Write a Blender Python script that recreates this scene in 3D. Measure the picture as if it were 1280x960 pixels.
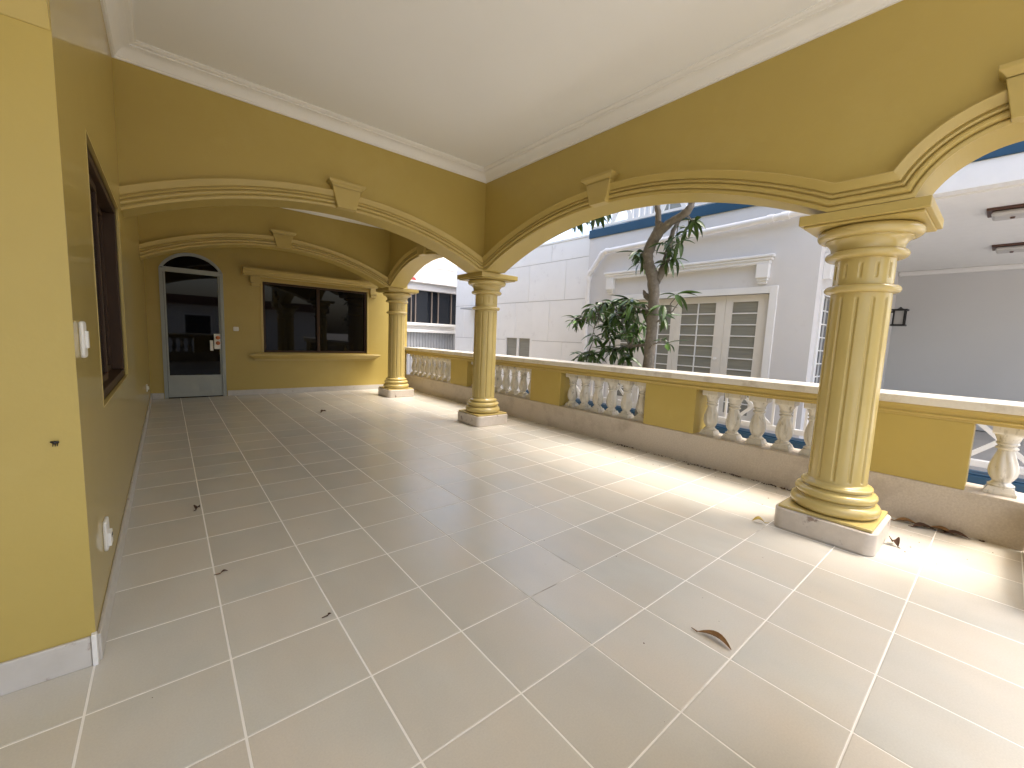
import bpy, bmesh, math, random
from mathutils import Vector, Matrix
random.seed(7)
sc = bpy.context.scene
for o in list(bpy.data.objects):
    bpy.data.objects.remove(o)
S = 0.4            # one floor tile is 0.40 m; every coordinate below is in tiles
COL = sc.collection

# ------------------------------------------------------------------ camera
CAMP = (0.6391, -4.4988, 3.2065)
yaw, pitch, roll = 0.6978, 0.1094, 0.0421
cy, sy, cp, sp = math.cos(yaw), math.sin(yaw), math.cos(pitch), math.sin(pitch)
fwd = Vector((sy*cp, cy*cp, -sp)); rt = Vector((cy, -sy, 0)); up = rt.cross(fwd)
c, s = math.cos(roll), math.sin(roll)
rt2 = rt*c + up*s; up2 = -rt*s + up*c
cam = bpy.data.cameras.new('camera'); camo = bpy.data.objects.new('camera', cam); COL.objects.link(camo)
m = Matrix.Identity(4)
for i in range(3):
    m[i][0] = rt2[i]; m[i][1] = up2[i]; m[i][2] = -fwd[i]; m[i][3] = CAMP[i]*S
camo.matrix_world = m
cam.sensor_fit = 'HORIZONTAL'; cam.sensor_width = 36; cam.lens = 36*515.485/1280
cam.clip_start = 0.02; cam.clip_end = 2000
sc.camera = camo

# ------------------------------------------------------------------ light
SUN = Vector((0.30, -0.30, 1.0)).normalized()
elev = math.asin(SUN.z); azim = math.atan2(SUN.x, SUN.y)
w = bpy.data.worlds.new('World'); sc.world = w; w.use_nodes = True
nt = w.node_tree; nt.nodes.clear()
sky = nt.nodes.new('ShaderNodeTexSky'); sky.sky_type = 'NISHITA'; sky.sun_disc = False
sky.sun_elevation = elev; sky.sun_rotation = azim; sky.air_density = 1.0; sky.dust_density = 6.0; sky.ozone_density = 0.8
bg = nt.nodes.new('ShaderNodeBackground'); bg.inputs[1].default_value = 0.15
wo = nt.nodes.new('ShaderNodeOutputWorld')
nt.links.new(sky.outputs[0], bg.inputs[0]); nt.links.new(bg.outputs[0], wo.inputs[0])
sl = bpy.data.lights.new('sun', 'SUN'); sl.energy = 0.5; sl.angle = math.radians(10.0); sl.color = (1, .99, .97)
so = bpy.data.objects.new('sun', sl); COL.objects.link(so)
so.rotation_euler = SUN.to_track_quat('Z', 'Y').to_euler(); so.location = (10, -10, 30)
sc.view_settings.view_transform = 'Standard'; sc.view_settings.look = 'None'
sc.view_settings.gamma = 1.0; sc.view_settings.exposure = 2.08
sc.render.engine = 'CYCLES'
sc.cycles.use_guiding = True; sc.cycles.max_bounces = 10; sc.cycles.diffuse_bounces = 8; sc.cycles.glossy_bounces = 4

# ------------------------------------------------------------------ materials
def mat(name, col, rough=.5, spec=.5, noise=None, nscale=6, bump=0, bscale=60, coat=0, coatr=.1, metal=0,
        rand=0, detail=4, stretch=None, noise2=None, n2scale=1.0, n2lo=.5, n2hi=.7, rnoise=0, d2=6, objoff=False, grain=0, warp=0):
    mt = bpy.data.materials.new(name); mt.use_nodes = True
    n = mt.node_tree; N = n.nodes; L = n.links
    p = N['Principled BSDF']
    p.inputs['Base Color'].default_value = (*col, 1); p.inputs['Roughness'].default_value = rough
    p.inputs['Specular IOR Level'].default_value = spec; p.inputs['Metallic'].default_value = metal
    p.inputs['Coat Weight'].default_value = coat; p.inputs['Coat Roughness'].default_value = coatr
    tc = N.new('ShaderNodeTexCoord'); geo = N.new('ShaderNodeNewGeometry')
    src = geo.outputs['Position']
    if stretch:
        mp = N.new('ShaderNodeMapping'); mp.inputs['Scale'].default_value = stretch
        L.new(src, mp.inputs[0]); src = mp.outputs[0]
    if objoff:
        oi0 = N.new('ShaderNodeObjectInfo'); ml = N.new('ShaderNodeMath'); ml.operation = 'MULTIPLY'; ml.inputs[1].default_value = 60
        L.new(oi0.outputs['Random'], ml.inputs[0]); va = N.new('ShaderNodeVectorMath')
        L.new(src, va.inputs[0]); L.new(ml.outputs[0], va.inputs[1]); src = va.outputs[0]
    cur = None
    if noise:
        t = N.new('ShaderNodeTexNoise'); t.inputs['Scale'].default_value = nscale; t.inputs['Detail'].default_value = detail
        t.inputs['Roughness'].default_value = .6
        L.new(src, t.inputs['Vector']); t.inputs['Distortion'].default_value = warp
        r = N.new('ShaderNodeMapRange'); r.inputs[1].default_value = .2; r.inputs[2].default_value = .8
        L.new(t.outputs[0], r.inputs[0])
        mx = N.new('ShaderNodeMix'); mx.data_type = 'RGBA'
        mx.inputs[6].default_value = (*col, 1); mx.inputs[7].default_value = (*noise, 1)
        L.new(r.outputs[0], mx.inputs[0]); cur = mx.outputs[2]
        if rnoise:
            rr = N.new('ShaderNodeMapRange'); rr.inputs[3].default_value = rough-rnoise; rr.inputs[4].default_value = rough+rnoise
            L.new(r.outputs[0], rr.inputs[0]); L.new(rr.outputs[0], p.inputs['Roughness'])
    if noise2:
        t = N.new('ShaderNodeTexNoise'); t.inputs['Scale'].default_value = n2scale; t.inputs['Detail'].default_value = d2
        t.inputs['Roughness'].default_value = .65
        L.new(src, t.inputs['Vector'])
        r = N.new('ShaderNodeMapRange'); r.inputs[1].default_value = n2lo; r.inputs[2].default_value = n2hi
        L.new(t.outputs[0], r.inputs[0])
        mx = N.new('ShaderNodeMix'); mx.data_type = 'RGBA'
        mx.inputs[6].default_value = (*col, 1); mx.inputs[7].default_value = (*noise2, 1)
        if cur: L.new(cur, mx.inputs[6])
        L.new(r.outputs[0], mx.inputs[0]); cur = mx.outputs[2]
    if grain:
        t = N.new('ShaderNodeTexNoise'); t.inputs['Scale'].default_value = 160; t.inputs['Detail'].default_value = 3
        L.new(geo.outputs['Position'], t.inputs['Vector'])
        r = N.new('ShaderNodeMapRange'); r.inputs[1].default_value = .3; r.inputs[2].default_value = .7; r.inputs[3].default_value = 1-grain; r.inputs[4].default_value = 1+grain
        L.new(t.outputs[0], r.inputs[0])
        hs = N.new('ShaderNodeHueSaturation'); L.new(r.outputs[0], hs.inputs['Value']); hs.inputs['Color'].default_value = (*col, 1)
        if cur: L.new(cur, hs.inputs['Color'])
        cur = hs.outputs[0]
    if rand:
        oi = N.new('ShaderNodeObjectInfo')
        r = N.new('ShaderNodeMapRange'); r.inputs[3].default_value = 1-rand; r.inputs[4].default_value = 1+rand
        L.new(oi.outputs['Random'], r.inputs[0])
        hs = N.new('ShaderNodeHueSaturation'); L.new(r.outputs[0], hs.inputs['Value'])
        hs.inputs['Color'].default_value = (*col, 1)
        if cur: L.new(cur, hs.inputs['Color'])
        cur = hs.outputs[0]
    if cur: L.new(cur, p.inputs['Base Color'])
    if bump:
        t = N.new('ShaderNodeTexNoise'); t.inputs['Scale'].default_value = bscale; t.inputs['Detail'].default_value = 5
        L.new(geo.outputs['Position'], t.inputs['Vector'])
        b = N.new('ShaderNodeBump'); b.inputs['Strength'].default_value = bump; b.inputs['Distance'].default_value = .004
        L.new(t.outputs[0], b.inputs['Height']); L.new(b.outputs[0], p.inputs['Normal'])
    return mt

YEL = (.48, .368, .102); YEL2 = (.455, .345, .092)
M = dict(
 wall=mat('yellow_wall_paint', YEL, .42, .4, noise=YEL2, nscale=2.2, bump=.16, bscale=45, noise2=(.505, .392, .122), n2scale=1.3, n2lo=.52, n2hi=.8),
 gloss=mat('glossy_yellow_wall_paint', YEL, .40, .5, noise=YEL2, nscale=3, bump=.05, bscale=9, coat=.55, coatr=.06),
 trim=mat('yellow_trim_paint', (.51, .392, .125), .32, .5, noise=(.48, .366, .11), nscale=4, bump=.08, bscale=40),
 column=mat('yellow_column_enamel', (.555, .44, .165), .22, .5, noise=(.525, .41, .148), nscale=7, bump=.12, bscale=30, coat=.2, coatr=.1),
 ceil=mat('cream_ceiling_paint', (.87, .88, .865), .6, .3, noise=(.85, .86, .84), nscale=1.5, bump=.06, bscale=40),
 crown=mat('white_crown_paint', (.88, .875, .83), .5, .4, noise=(.85, .845, .80), nscale=5),
 tile=mat('beige_floor_tile', (.60, .595, .53), .27, .5, noise=(.51, .495, .43), nscale=3.0, rand=.035, noise2=(.63, .565, .46), n2scale=2.4, n2lo=.3, n2hi=.85, rnoise=.0, detail=3, d2=2, bump=.05, bscale=14, objoff=True, stretch=(1, .6, 1), grain=.035),
 grout=mat('pale_grout', (.90, .88, .81), .8, .3, noise=(.84, .82, .75), nscale=8, noise2=(.30, .27, .21), n2scale=.8, n2lo=.60, n2hi=.70),
 coping=mat('pale_stone_coping', (.76, .73, .66), .3, .5, noise=(.68, .65, .58), nscale=40, noise2=(.50, .45, .37), n2scale=4),
 granite=mat('speckled_granite', (.62, .56, .47), .38, .5, noise=(.46, .395, .32), nscale=75, detail=3, noise2=(.40, .34, .27), n2scale=3),
 marble=mat('pale_marble', (.60, .575, .52), .3, .5, noise=(.51, .485, .43), nscale=10, noise2=(.36, .29, .24), n2scale=14, n2lo=.62, n2hi=.7),
 plinth=mat('veined_granite', (.64, .58, .50), .32, .5, noise=(.55, .49, .415), nscale=24, noise2=(.27, .20, .16), n2scale=8, n2lo=.60, n2hi=.66),
 baluster=mat('marbled_baluster', (.70, .67, .59), .22, .5, noise=(.60, .57, .49), nscale=14, noise2=(.36, .335, .265), n2scale=22, n2lo=.55, n2hi=.68, stretch=(1, 1, .35), coat=.3),
 bronze=mat('bronze_aluminium', (.05, .026, .013), .5, .25),
 glass=mat('dark_tinted_glass', (.005, .005, .005), .02, .22),
 greyframe=mat('grey_door_metal', (.40, .43, .41), .55, .3, noise=(.36, .39, .37), nscale=8),
 plastic=mat('white_plastic', (.78, .77, .72), .35, .5),
 orange=mat('orange_plastic', (.55, .16, .03), .4, .5),
 black=mat('black_metal', (.012, .012, .012), .45, .5),
 nwall=mat('white_house_paint', (.69, .675, .655), .7, .3, noise=(.65, .635, .615), nscale=1.6, bump=.15, bscale=30, noise2=(.59, .57, .54), n2scale=3, n2lo=.6, n2hi=.8),
 ntrim=mat('white_trim_paint', (.82, .81, .78), .5, .4, noise=(.78, .77, .74), nscale=6),
 panel=mat('white_wall_panel', (.86, .85, .82), .65, .3, noise=(.81, .80, .77), nscale=2.5, rand=.02, noise2=(.71, .69, .67), n2scale=5, n2lo=.6, n2hi=.8, bump=.1, bscale=30),
 joint=mat('dark_joint', (.55, .54, .52), .8, .2),
 cream=mat('cream_door_paint', (.76, .72, .64), .5, .4, noise=(.72, .68, .60), nscale=6),
 blind=mat('blind_behind_glass', (.30, .295, .25), .12, .5, noise=(.22, .215, .18), nscale=5, stretch=(.4, .4, 9)),
 blue=mat('deep_blue_paint', (.012, .068, .135), .45, .5, noise=(.010, .056, .11), nscale=5),
 greywall=mat('grey_garage_paint', (.60, .595, .58), .6, .3, noise=(.57, .565, .55), nscale=1),
 pvc=mat('white_pvc', (.84, .82, .79), .4, .5, noise=(.76, .74, .71), nscale=9),
 darkpane=mat('dark_blue_pane', (.018, .021, .026), .08, .5),
 alu=mat('brown_mullion', (.22, .18, .15), .45, .5),
 sheet=mat('corrugated_sheet', (.42, .43, .44), .45, .5, noise=(.36, .37, .38), nscale=7),
 concrete=mat('pale_concrete', (.46, .44, .41), .8, .3, noise=(.38, .365, .34), nscale=2, bump=.3, bscale=30),
 red=mat('red_tile_paint', (.42, .05, .05), .6, .3),
 wood=mat('dark_lamp_wood', (.085, .035, .022), .4, .5),
 frost=mat('frosted_lamp_plastic', (.50, .48, .45), .35, .5),
 bark=mat('grey_brown_bark', (.25, .23, .20), .85, .2, noise=(.14, .125, .105), nscale=22, bump=1.0, bscale=38, noise2=(.30, .285, .25), n2scale=12, n2lo=.58, n2hi=.68),
 leaf=mat('mango_leaf_green', (.075, .15, .035), .36, .5, rand=.45),
 dryleaf=mat('dry_brown_leaf', (.30, .165, .055), .5, .4, noise=(.15, .075, .03), nscale=22),
 yleaf=mat('yellow_leaf', (.50, .36, .07), .5, .4),
 debris=mat('dark_leaf_litter', (.11, .06, .038), .8, .2, noise=(.06, .032, .02), nscale=40),
)
# leaves let some light through
p = M['leaf'].node_tree.nodes['Principled BSDF']
p.inputs['Transmission Weight'].default_value = 0.0

# ------------------------------------------------------------------ mesh helpers
class MB:
    def __init__(self): self.v = []; self.f = []
    def add(self, vs, fs):
        b = len(self.v); self.v += [tuple(q) for q in vs]; self.f += [[b+i for i in f] for f in fs]; return self
    def box(self, x0, x1, y0, y1, z0, z1):
        vs = [(x, y, z) for x in (x0, x1) for y in (y0, y1) for z in (z0, z1)]
        return self.add(vs, [(0, 1, 3, 2), (4, 6, 7, 5), (0, 4, 5, 1), (2, 3, 7, 6), (0, 2, 6, 4), (1, 5, 7, 3)])
    def prism(self, poly, fn, d0, d1):
        """poly: list of (a,b); fn(a,b,d)->xyz"""
        n = len(poly)
        vs = [fn(a, b, d0) for a, b in poly]+[fn(a, b, d1) for a, b in poly]
        fs = [list(range(n)), list(range(2*n-1, n-1, -1))]
        fs += [(i, (i+1) % n, n+(i+1) % n, n+i) for i in range(n)]
        return self.add(vs, fs)
    def lathe(self, prof, cx, cy, n=32, mod=None, cap=True):
        vs = []
        for k, (r, z) in enumerate(prof):
            for i in range(n):
                t = 2*math.pi*i/n
                rr = r*(mod(t, k, z) if mod else 1)
                vs.append((cx+rr*math.cos(t), cy+rr*math.sin(t), z))
        fs = []
        for k in range(len(prof)-1):
            for i in range(n):
                j = (i+1) % n
                fs.append((k*n+i, k*n+j, (k+1)*n+j, (k+1)*n+i))
        if cap:
            fs.append(list(range(n))[::-1]); b = (len(prof)-1)*n; fs.append(list(range(b, b+n)))
        return self.add(vs, fs)
    def tube(self, pts, rads, n=8, cap=True):
        pts = [Vector(q) for q in pts]
        if not hasattr(rads, '__len__'): rads = [rads]*len(pts)
        vs = []; u = None
        for k, q in enumerate(pts):
            d = (pts[min(k+1, len(pts)-1)]-pts[max(k-1, 0)]).normalized()
            if u is None:
                u = d.cross(Vector((0, 0, 1)) if abs(d.z) < .9 else Vector((1, 0, 0))).normalized()
            else:
                u = (u-d*u.dot(d)).normalized()
            vv = d.cross(u)
            for i in range(n):
                t = 2*math.pi*i/n
                vs.append(q+(u*math.cos(t)+vv*math.sin(t))*rads[k])
        fs = []
        for k in range(len(pts)-1):
            for i in range(n):
                j = (i+1) % n
                fs.append((k*n+i, k*n+j, (k+1)*n+j, (k+1)*n+i))
        if cap:
            fs.append(list(range(n))[::-1]); b = (len(pts)-1)*n; fs.append(list(range(b, b+n)))
        return self.add(vs, fs)
    def sweep(self, path, prof, fn, cap=True):
        """path: (a,z) polyline; prof: (r,d) with r to the left of the path; fn(a,z,d)->xyz"""
        n = len(path); k = len(prof); vs = []
        for i in range(n):
            q = Vector(path[i])
            t0 = (q-Vector(path[i-1])).normalized() if i > 0 else None
            t1 = (Vector(path[i+1])-q).normalized() if i < n-1 else None
            if t0 is None: t0 = t1
            if t1 is None: t1 = t0
            n0 = Vector((-t0.y, t0.x)); n1 = Vector((-t1.y, t1.x))
            nn = (n0+n1).normalized(); nn = nn/max(.3, nn.dot(n0))
            for r, d in prof:
                w_ = q+nn*r; vs.append(fn(w_.x, w_.y, d))
        fs = [(i*k+j, i*k+j+1, (i+1)*k+j+1, (i+1)*k+j) for i in range(n-1) for j in range(k-1)]
        if cap: fs += [list(range(k)), list(range((n-1)*k, n*k))[::-1]]
        return self.add(vs, fs)
    def build(self, name, material, parent=None, origin=None, smooth=None, bevel=None):
        me = bpy.data.meshes.new(name)
        if origin is None:
            if parent is not None: origin = wloc(parent)
            else:
                xs = [q[0] for q in self.v]; ys = [q[1] for q in self.v]; zs = [q[2] for q in self.v]
                origin = ((min(xs)+max(xs))/2, (min(ys)+max(ys))/2, min(zs))
        me.from_pydata([((q[0]-origin[0])*S, (q[1]-origin[1])*S, (q[2]-origin[2])*S) for q in self.v], [], self.f)
        bm = bmesh.new(); bm.from_mesh(me); bmesh.ops.recalc_face_normals(bm, faces=bm.faces); bm.to_mesh(me); bm.free()
        me.materials.append(material)
        if smooth:
            for pg in me.polygons: pg.use_smooth = True
            me.set_sharp_from_angle(angle=math.radians(smooth))
        o = bpy.data.objects.new(name, me); COL.objects.link(o)
        o['o3'] = list(origin)
        if parent is not None:
            po = wloc(parent); o.parent = parent
            o.location = [(origin[i]-po[i])*S for i in range(3)]
        else: o.location = [origin[i]*S for i in range(3)]
        if bevel:
            b = o.modifiers.new('bevel', 'BEVEL'); b.width = bevel*S; b.segments = 2; b.limit_method = 'ANGLE'; b.angle_limit = math.radians(40)
        return o
def wloc(o): return tuple(o['o3'])
def thing(name, label, cat, loc, group=None):
    o = bpy.data.objects.new(name, None); COL.objects.link(o); o.empty_display_size = .1
    o.location = [q*S for q in loc]; o['o3'] = list(loc); tag(o, label, cat, group); return o
def tag(o, label, cat, group=None, kind=None):
    if label: o['label'] = label
    if cat: o['category'] = cat
    if group: o['group'] = group
    if kind: o['kind'] = kind
    return o
def dup(o, parent, shift):
    """copy of a part under a (copied) thing, moved by shift (tiles)"""
    q = o.copy(); COL.objects.link(q); q.parent = parent
    q['o3'] = [o['o3'][i]+shift[i] for i in range(3)]
    po = wloc(parent); q.location = [(q['o3'][i]-po[i])*S for i in range(3)]
    return q
def XYZ_y(a, z, d): return (d, a, z)      # profile in the (y,z) plane, depth along x
def XYZ_x(a, z, d): return (a, d, z)      # profile in the (x,z) plane, depth along y

def wall_grid(mb, fn, d0, d1, a0, a1, z0, z1, holes):
    """slab between depth d0 and d1 with rectangular holes (a0,a1,z0,z1)"""
    As = sorted({a0, a1, *[h[0] for h in holes], *[h[1] for h in holes]})
    Zs = sorted({z0, z1, *[h[2] for h in holes], *[h[3] for h in holes]})
    def solid(i, j):
        if i < 0 or j < 0 or i >= len(As)-1 or j >= len(Zs)-1: return False
        a = (As[i]+As[i+1])/2; z = (Zs[j]+Zs[j+1])/2
        return not any(h[0] < a < h[1] and h[2] < z < h[3] for h in holes)
    for i in range(len(As)-1):
        for j in range(len(Zs)-1):
            if not solid(i, j): continue
            A0, A1, B0, B1 = As[i], As[i+1], Zs[j], Zs[j+1]
            for d in (d0, d1): mb.add([fn(A0, B0, d), fn(A1, B0, d), fn(A1, B1, d), fn(A0, B1, d)], [(0, 1, 2, 3)])
            if not solid(i-1, j): mb.add([fn(A0, B0, d0), fn(A0, B1, d0), fn(A0, B1, d1), fn(A0, B0, d1)], [(0, 1, 2, 3)])
            if not solid(i+1, j): mb.add([fn(A1, B0, d0), fn(A1, B1, d0), fn(A1, B1, d1), fn(A1, B0, d1)], [(0, 1, 2, 3)])
            if not solid(i, j-1): mb.add([fn(A0, B0, d0), fn(A1, B0, d0), fn(A1, B0, d1), fn(A0, B0, d1)], [(0, 1, 2, 3)])
            if not solid(i, j+1): mb.add([fn(A0, B1, d0), fn(A1, B1, d0), fn(A1, B1, d1), fn(A0, B1, d1)], [(0, 1, 2, 3)])
    return mb

# ------------------------------------------------------------------ ground and terrace floor
g = MB().add([(-600, -600, -.55), (600, -600, -.55), (600, 600, -.55), (-600, 600, -.55)], [(0, 1, 2, 3)]).build('ground', M['concrete'], origin=(0, 0, -.55))
tag(g, 'pale concrete ground around the houses', 'ground', kind='structure')
XB = 11.6                       # inner face of the balustrade
floor = MB().box(-6, 12.4, -7.6, 18.6, -.6, -.004).build('terrace_floor', M['grout'], origin=(0, 0, 0))
tag(floor, 'beige tiled terrace floor with white grout lines', 'floor', kind='structure')
def cam_xy(q):
    d = Vector(q)-Vector(CAMP); z = d.dot(fwd)
    if z < .15: return None
    return (640+515.485*d.dot(rt2)/z, 480-515.485*d.dot(up2)/z)
xs_t = [-5, -4, -3, -2, -1, 0.0, 1, 2, 3, 4, 5, 6, 7, 8, 9, 10, 11, XB]
tile_cache = {}; rest = MB(); ntile = 0
def tile_mesh(w_, h_, gx, gy):
    k = (round(w_, 3), round(h_, 3))
    if k not in tile_cache:
        mb = MB(); a = gx/2; b = gy/2; e = .008
        vs = [(a, b, -.02), (w_-a, b, -.02), (w_-a, h_-b, -.02), (a, h_-b, -.02), (a+.001, b+.001, -.002), (w_-a-.001, b+.001, -.002), (w_-a-.001, h_-b-.001, -.002), (a+.001, h_-b-.001, -.002),
              (a+e, b+e, 0), (w_-a-e, b+e, 0), (w_-a-e, h_-b-e, 0), (a+e, h_-b-e, 0)]
        fs = [(8, 9, 10, 11)]
        for q in (0, 4):
            for i in range(4): fs.append((q+i, q+(i+1) % 4, q+4+(i+1) % 4, q+4+i))
        mb.add(vs, fs); tile_cache[k] = mb
    return tile_cache[k]
tile_obj = {}
tiles = []
for i in range(len(xs_t)-1):
    for j in range(-8, 19):
        x0, x1 = xs_t[i], xs_t[i+1]; y0, y1 = j, min(j+1, 18.6)
        if x1 <= 0 and y1 > .69:
            if y0 >= .6: continue
            y1 = .69
        if y0 < -7.6: y0 = -7.6
        best = 0
        for q in ((x0, y0), (x1, y0), (x0, y1), (x1, y1), ((x0+x1)/2, (y0+y1)/2)):
            pt = cam_xy((q[0], q[1], 0))
            if pt and -30 < pt[0] < 1310 and 400 < pt[1] < 990: best = 1/max(1, (Vector((q[0], q[1], 0))-Vector(CAMP)).length)
        tiles.append((best, x0, x1, y0, y1))
tiles.sort(key=lambda t: -t[0])
for n_, (b, x0, x1, y0, y1) in enumerate(tiles):
    mb = tile_mesh(x1-x0, y1-y0, .0165, .0135)
    dz = random.uniform(-.0008, .0008)
    if b > 0 and n_ < 296:
        k = id(mb)
        if k not in tile_obj:
            o = MB(); o.v = [(q[0]+x0, q[1]+y0, q[2]+dz) for q in mb.v]; o.f = mb.f
            o = o.build('tile', M['tile'], floor, origin=(x0, y0, 0)); tile_obj[k] = o
        else:
            o = dup(tile_obj[k], floor, (x0-tile_obj[k]['o3'][0], y0-tile_obj[k]['o3'][1], dz))
    else:
        rest.add([(q[0]+x0, q[1]+y0, q[2]+dz) for q in mb.v], mb.f)
r_ = rest.build('tile_field', M['tile'], floor, origin=(0, 0, 0)); r_['kind'] = 'stuff'

# ------------------------------------------------------------------ house: ceiling, walls
ZC = 8.6; ZT = 10.2
ceil = thing('porch_ceiling', 'cream painted porch ceiling with white crown moulding', 'ceiling', (4.5, 6, ZC))
MB().box(-6, 9.0, -7.58, 18.6, ZC, ZT-.01).box(9.001, 9.74, -7.58, -6.56, ZC, ZT-.01).build('slab', M['ceil'], ceil)
cprof = [(0, 8.3), (.035, 8.3), (.035, 8.335), (.06, 8.345), (.09, 8.40), (.14, 8.46), (.21, 8.50), (.27, 8.515), (.27, 8.54), (.33, 8.55), (.36, 8.575), (.38, 8.575), (.38, 8.61)]
def crown(x0, x1, y0, y1, dz=0):
    mb = MB(); k = len(cprof); vs = []
    for d, z in cprof: vs += [(x0+d, y0+d, z+dz), (x1-d, y0+d, z+dz), (x1-d, y1-d, z+dz), (x0+d, y1-d, z+dz)]
    fs = [(4*i+j, 4*i+(j+1) % 4, 4*i+4+(j+1) % 4, 4*i+4+j) for i in range(k-1) for j in range(4)]
    mb.add(vs, fs).build('crown_moulding', M['crown'], ceil, smooth=30)
crown(.02, 9.0, -7.56, 7.25); crown(.02, 9.0, 8.0, 15.0, -.22); MB().box(.03, 8.99, 8.01, 14.99, ZC-.22, ZC-.002).build('lowered_ceiling', M['ceil'], ceil); crown(.02, 9.0, 15.75, 18.58)

# left wall with its window opening
lw = MB()
wall_grid(lw, XYZ_y, .02, -.75, .6925, 18.6, 0, ZC-.005, [(2.42, 6.62, 2.17, 5.36)])
lwt = thing('side_wall', 'glossy yellow wall running down the left side of the terrace', 'wall', (-.35, 9, 0))
lw.build('wall_face', M['gloss'], lwt)
sk = MB().box(.021, .052, .705, 18.55, 0, .27)
sk.build('skirting', M['marble'], lwt, bevel=.008)
# front return of that wall (the big yellow face at the left edge)
fw = thing('front_wall', 'sunny yellow wall face at the left edge with a white marble skirting', 'wall', (-3, 1, 0))
MB().box(-6, .0175, .69, 1.209, 0, 10.2).build('wall_face', M['wall'], fw)
MB().box(-6, -.012, .655, .688, 0, .29).build('skirting', M['marble'], fw, bevel=.01)
MB().box(-.008, .03, .64, .70, 0, .31).build('skirting_end', M['plastic'], fw, bevel=.006)
# arch springing from the front wall towards the camera
def arc(c_, h_, zs, za, n=36):
    rise = za-zs; R = (h_*h_+rise*rise)/(2*rise); zc = za-R; a = math.asin(min(1, h_/R))
    if rise > h_: a = math.pi-a
    return [(c_+R*math.sin(-a+2*a*i/n), zc+R*math.cos(-a+2*a*i/n)) for i in range(n+1)]
MPROF = [(0, 0), (0, .04), (.045, .055), (.06, .05), (.068, .018), (.082, .018), (.09, .06), (.11, .085), (.14, .092), (.16, .08), (.168, .045), (.182, .045), (.19, .085), (.21, .10), (.23, .09), (.238, .065), (.252, .065), (.26, .10), (.29, .118), (.34, .135), (.385, .16), (.40, .155), (.40, 0)]
def arched_beam(label, fn, inner, outer, a0, a1, c_, h_, zs, za, group, mould=(True, False), key=True, sgn=1, ztop=ZT, name='arched_beam', path_ends=None, kw=1.0):
    mid = (a0+a1)/2
    t = thing(name, label, 'beam', fn(mid, zs, (inner+outer)/2), group)
    A = arc(c_, h_, zs, za)
    pts = [(a0, zs)]+[q for q in A if a0 <= q[0] <= a1]+[(a1, zs)]
    pts = [q for i, q in enumerate(pts) if i == 0 or abs(q[0]-pts[i-1][0]) > 1e-4]
    mb = MB()
    for i in range(len(pts)-1):
        (p0, z0), (p1, z1) = pts[i], pts[i+1]
        for d in (inner, outer): mb.add([fn(p0, z0, d), fn(p1, z1, d), fn(p1, ztop, d), fn(p0, ztop, d)], [(0, 1, 2, 3)])
        mb.add([fn(p0, z0, inner), fn(p1, z1, inner), fn(p1, z1, outer), fn(p0, z0, outer)], [(0, 1, 2, 3)])
    bm_ = mb.build('beam_face', M['wall'], t)
    # moulding band(s)
    e0, e1 = path_ends if path_ends else (a0, a1)
    rise = za-zs; RR = (h_*h_+rise*rise)/(2*rise); zc = za-RR; amax = math.asin(min(1, h_/RR))
    l0 = e0 < c_-h_-.02; l1 = e1 > c_+h_+.02
    def rail_path(r):
        clip = math.acos(max(-1, min(1, (zs+r-zc)/(RR+r))))
        a_0 = -min(amax, clip) if l0 else -amax; a_1 = min(amax, clip) if l1 else amax
        q = [(c_+(RR+r)*math.sin(a_0+(a_1-a_0)*k/40), zc+(RR+r)*math.cos(a_0+(a_1-a_0)*k/40)) for k in range(41)]
        return ([(e0, zs+r)] if l0 else [])+q+([(e1, zs+r)] if l1 else [])
    for face, side, on in ((inner, -sgn, mould[0]), (outer, sgn, mould[1])):
        if not on: continue
        mo = MB(); rails = [rail_path(r+.002) for r, d in MPROF]; nk = len(MPROF); nn_ = len(rails[0])
        vs = [fn(rails[k][i][0], rails[k][i][1], face+side*MPROF[k][1]) for i in range(nn_) for k in range(nk)]
        mo.add(vs, [(i*nk+k, i*nk+k+1, (i+1)*nk+k+1, (i+1)*nk+k) for i in range(nn_-1) for k in range(nk-1)]+[list(range(nk)), list(range((nn_-1)*nk, nn_*nk))[::-1]])
        mo.build('arch_moulding', M['trim'], t, smooth=28)
        if key:
            kb = MB()
            kpoly = [(c_-.24*kw, za-.006), (c_+.24*kw, za-.006), (c_+.37*kw, za+.5), (c_-.37*kw, za+.5)]
            kb.prism(kpoly, fn, face+side*.19, face-side*.05)
            cap = [(c_-.37*kw, .50, .20), (c_-.39*kw, .53, .215), (c_-.43*kw, .565, .26), (c_-.47*kw, .585, .28), (c_-.47*kw, .645, .285)]
            vs = []
            for a, z, d in cap:
                a_ = c_-a
                vs += [fn(c_-a_, za+z, face), fn(c_-a_, za+z, face+side*d), fn(c_+a_, za+z, face+side*d), fn(c_+a_, za+z, face)]
            fs = [(4*i+j, 4*i+(j+1) % 4, 4*i+4+(j+1) % 4, 4*i+4+j) for i in range(len(cap)-1) for j in range(3)]
            fs.append((4*len(cap)-4, 4*len(cap)-3, 4*len(cap)-2, 4*len(cap)-1))
            kb.add(vs, fs)
            kb.build('keystone', M['trim'], t, bevel=.012)
    return t
XI, XO = 9.0, 9.75
ZS = 5.463
YN, YM, YF = -2.77, 8.05, 15.8
G = 'yellow arched beams of the terrace'
arched_beam('yellow side arch between the near fluted column and the middle one', XYZ_y, XI, XO, -2.87, 8.05, 2.33, 4.68, ZS, 6.57, G, path_ends=(-2.87, 7.25))
arched_beam('yellow side arch between the middle column and the far one', XYZ_y, XI, XO, 8.05, 15.8, 11.5, 3.3, ZS, 6.50, G, path_ends=(8.02, 14.99))
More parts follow.
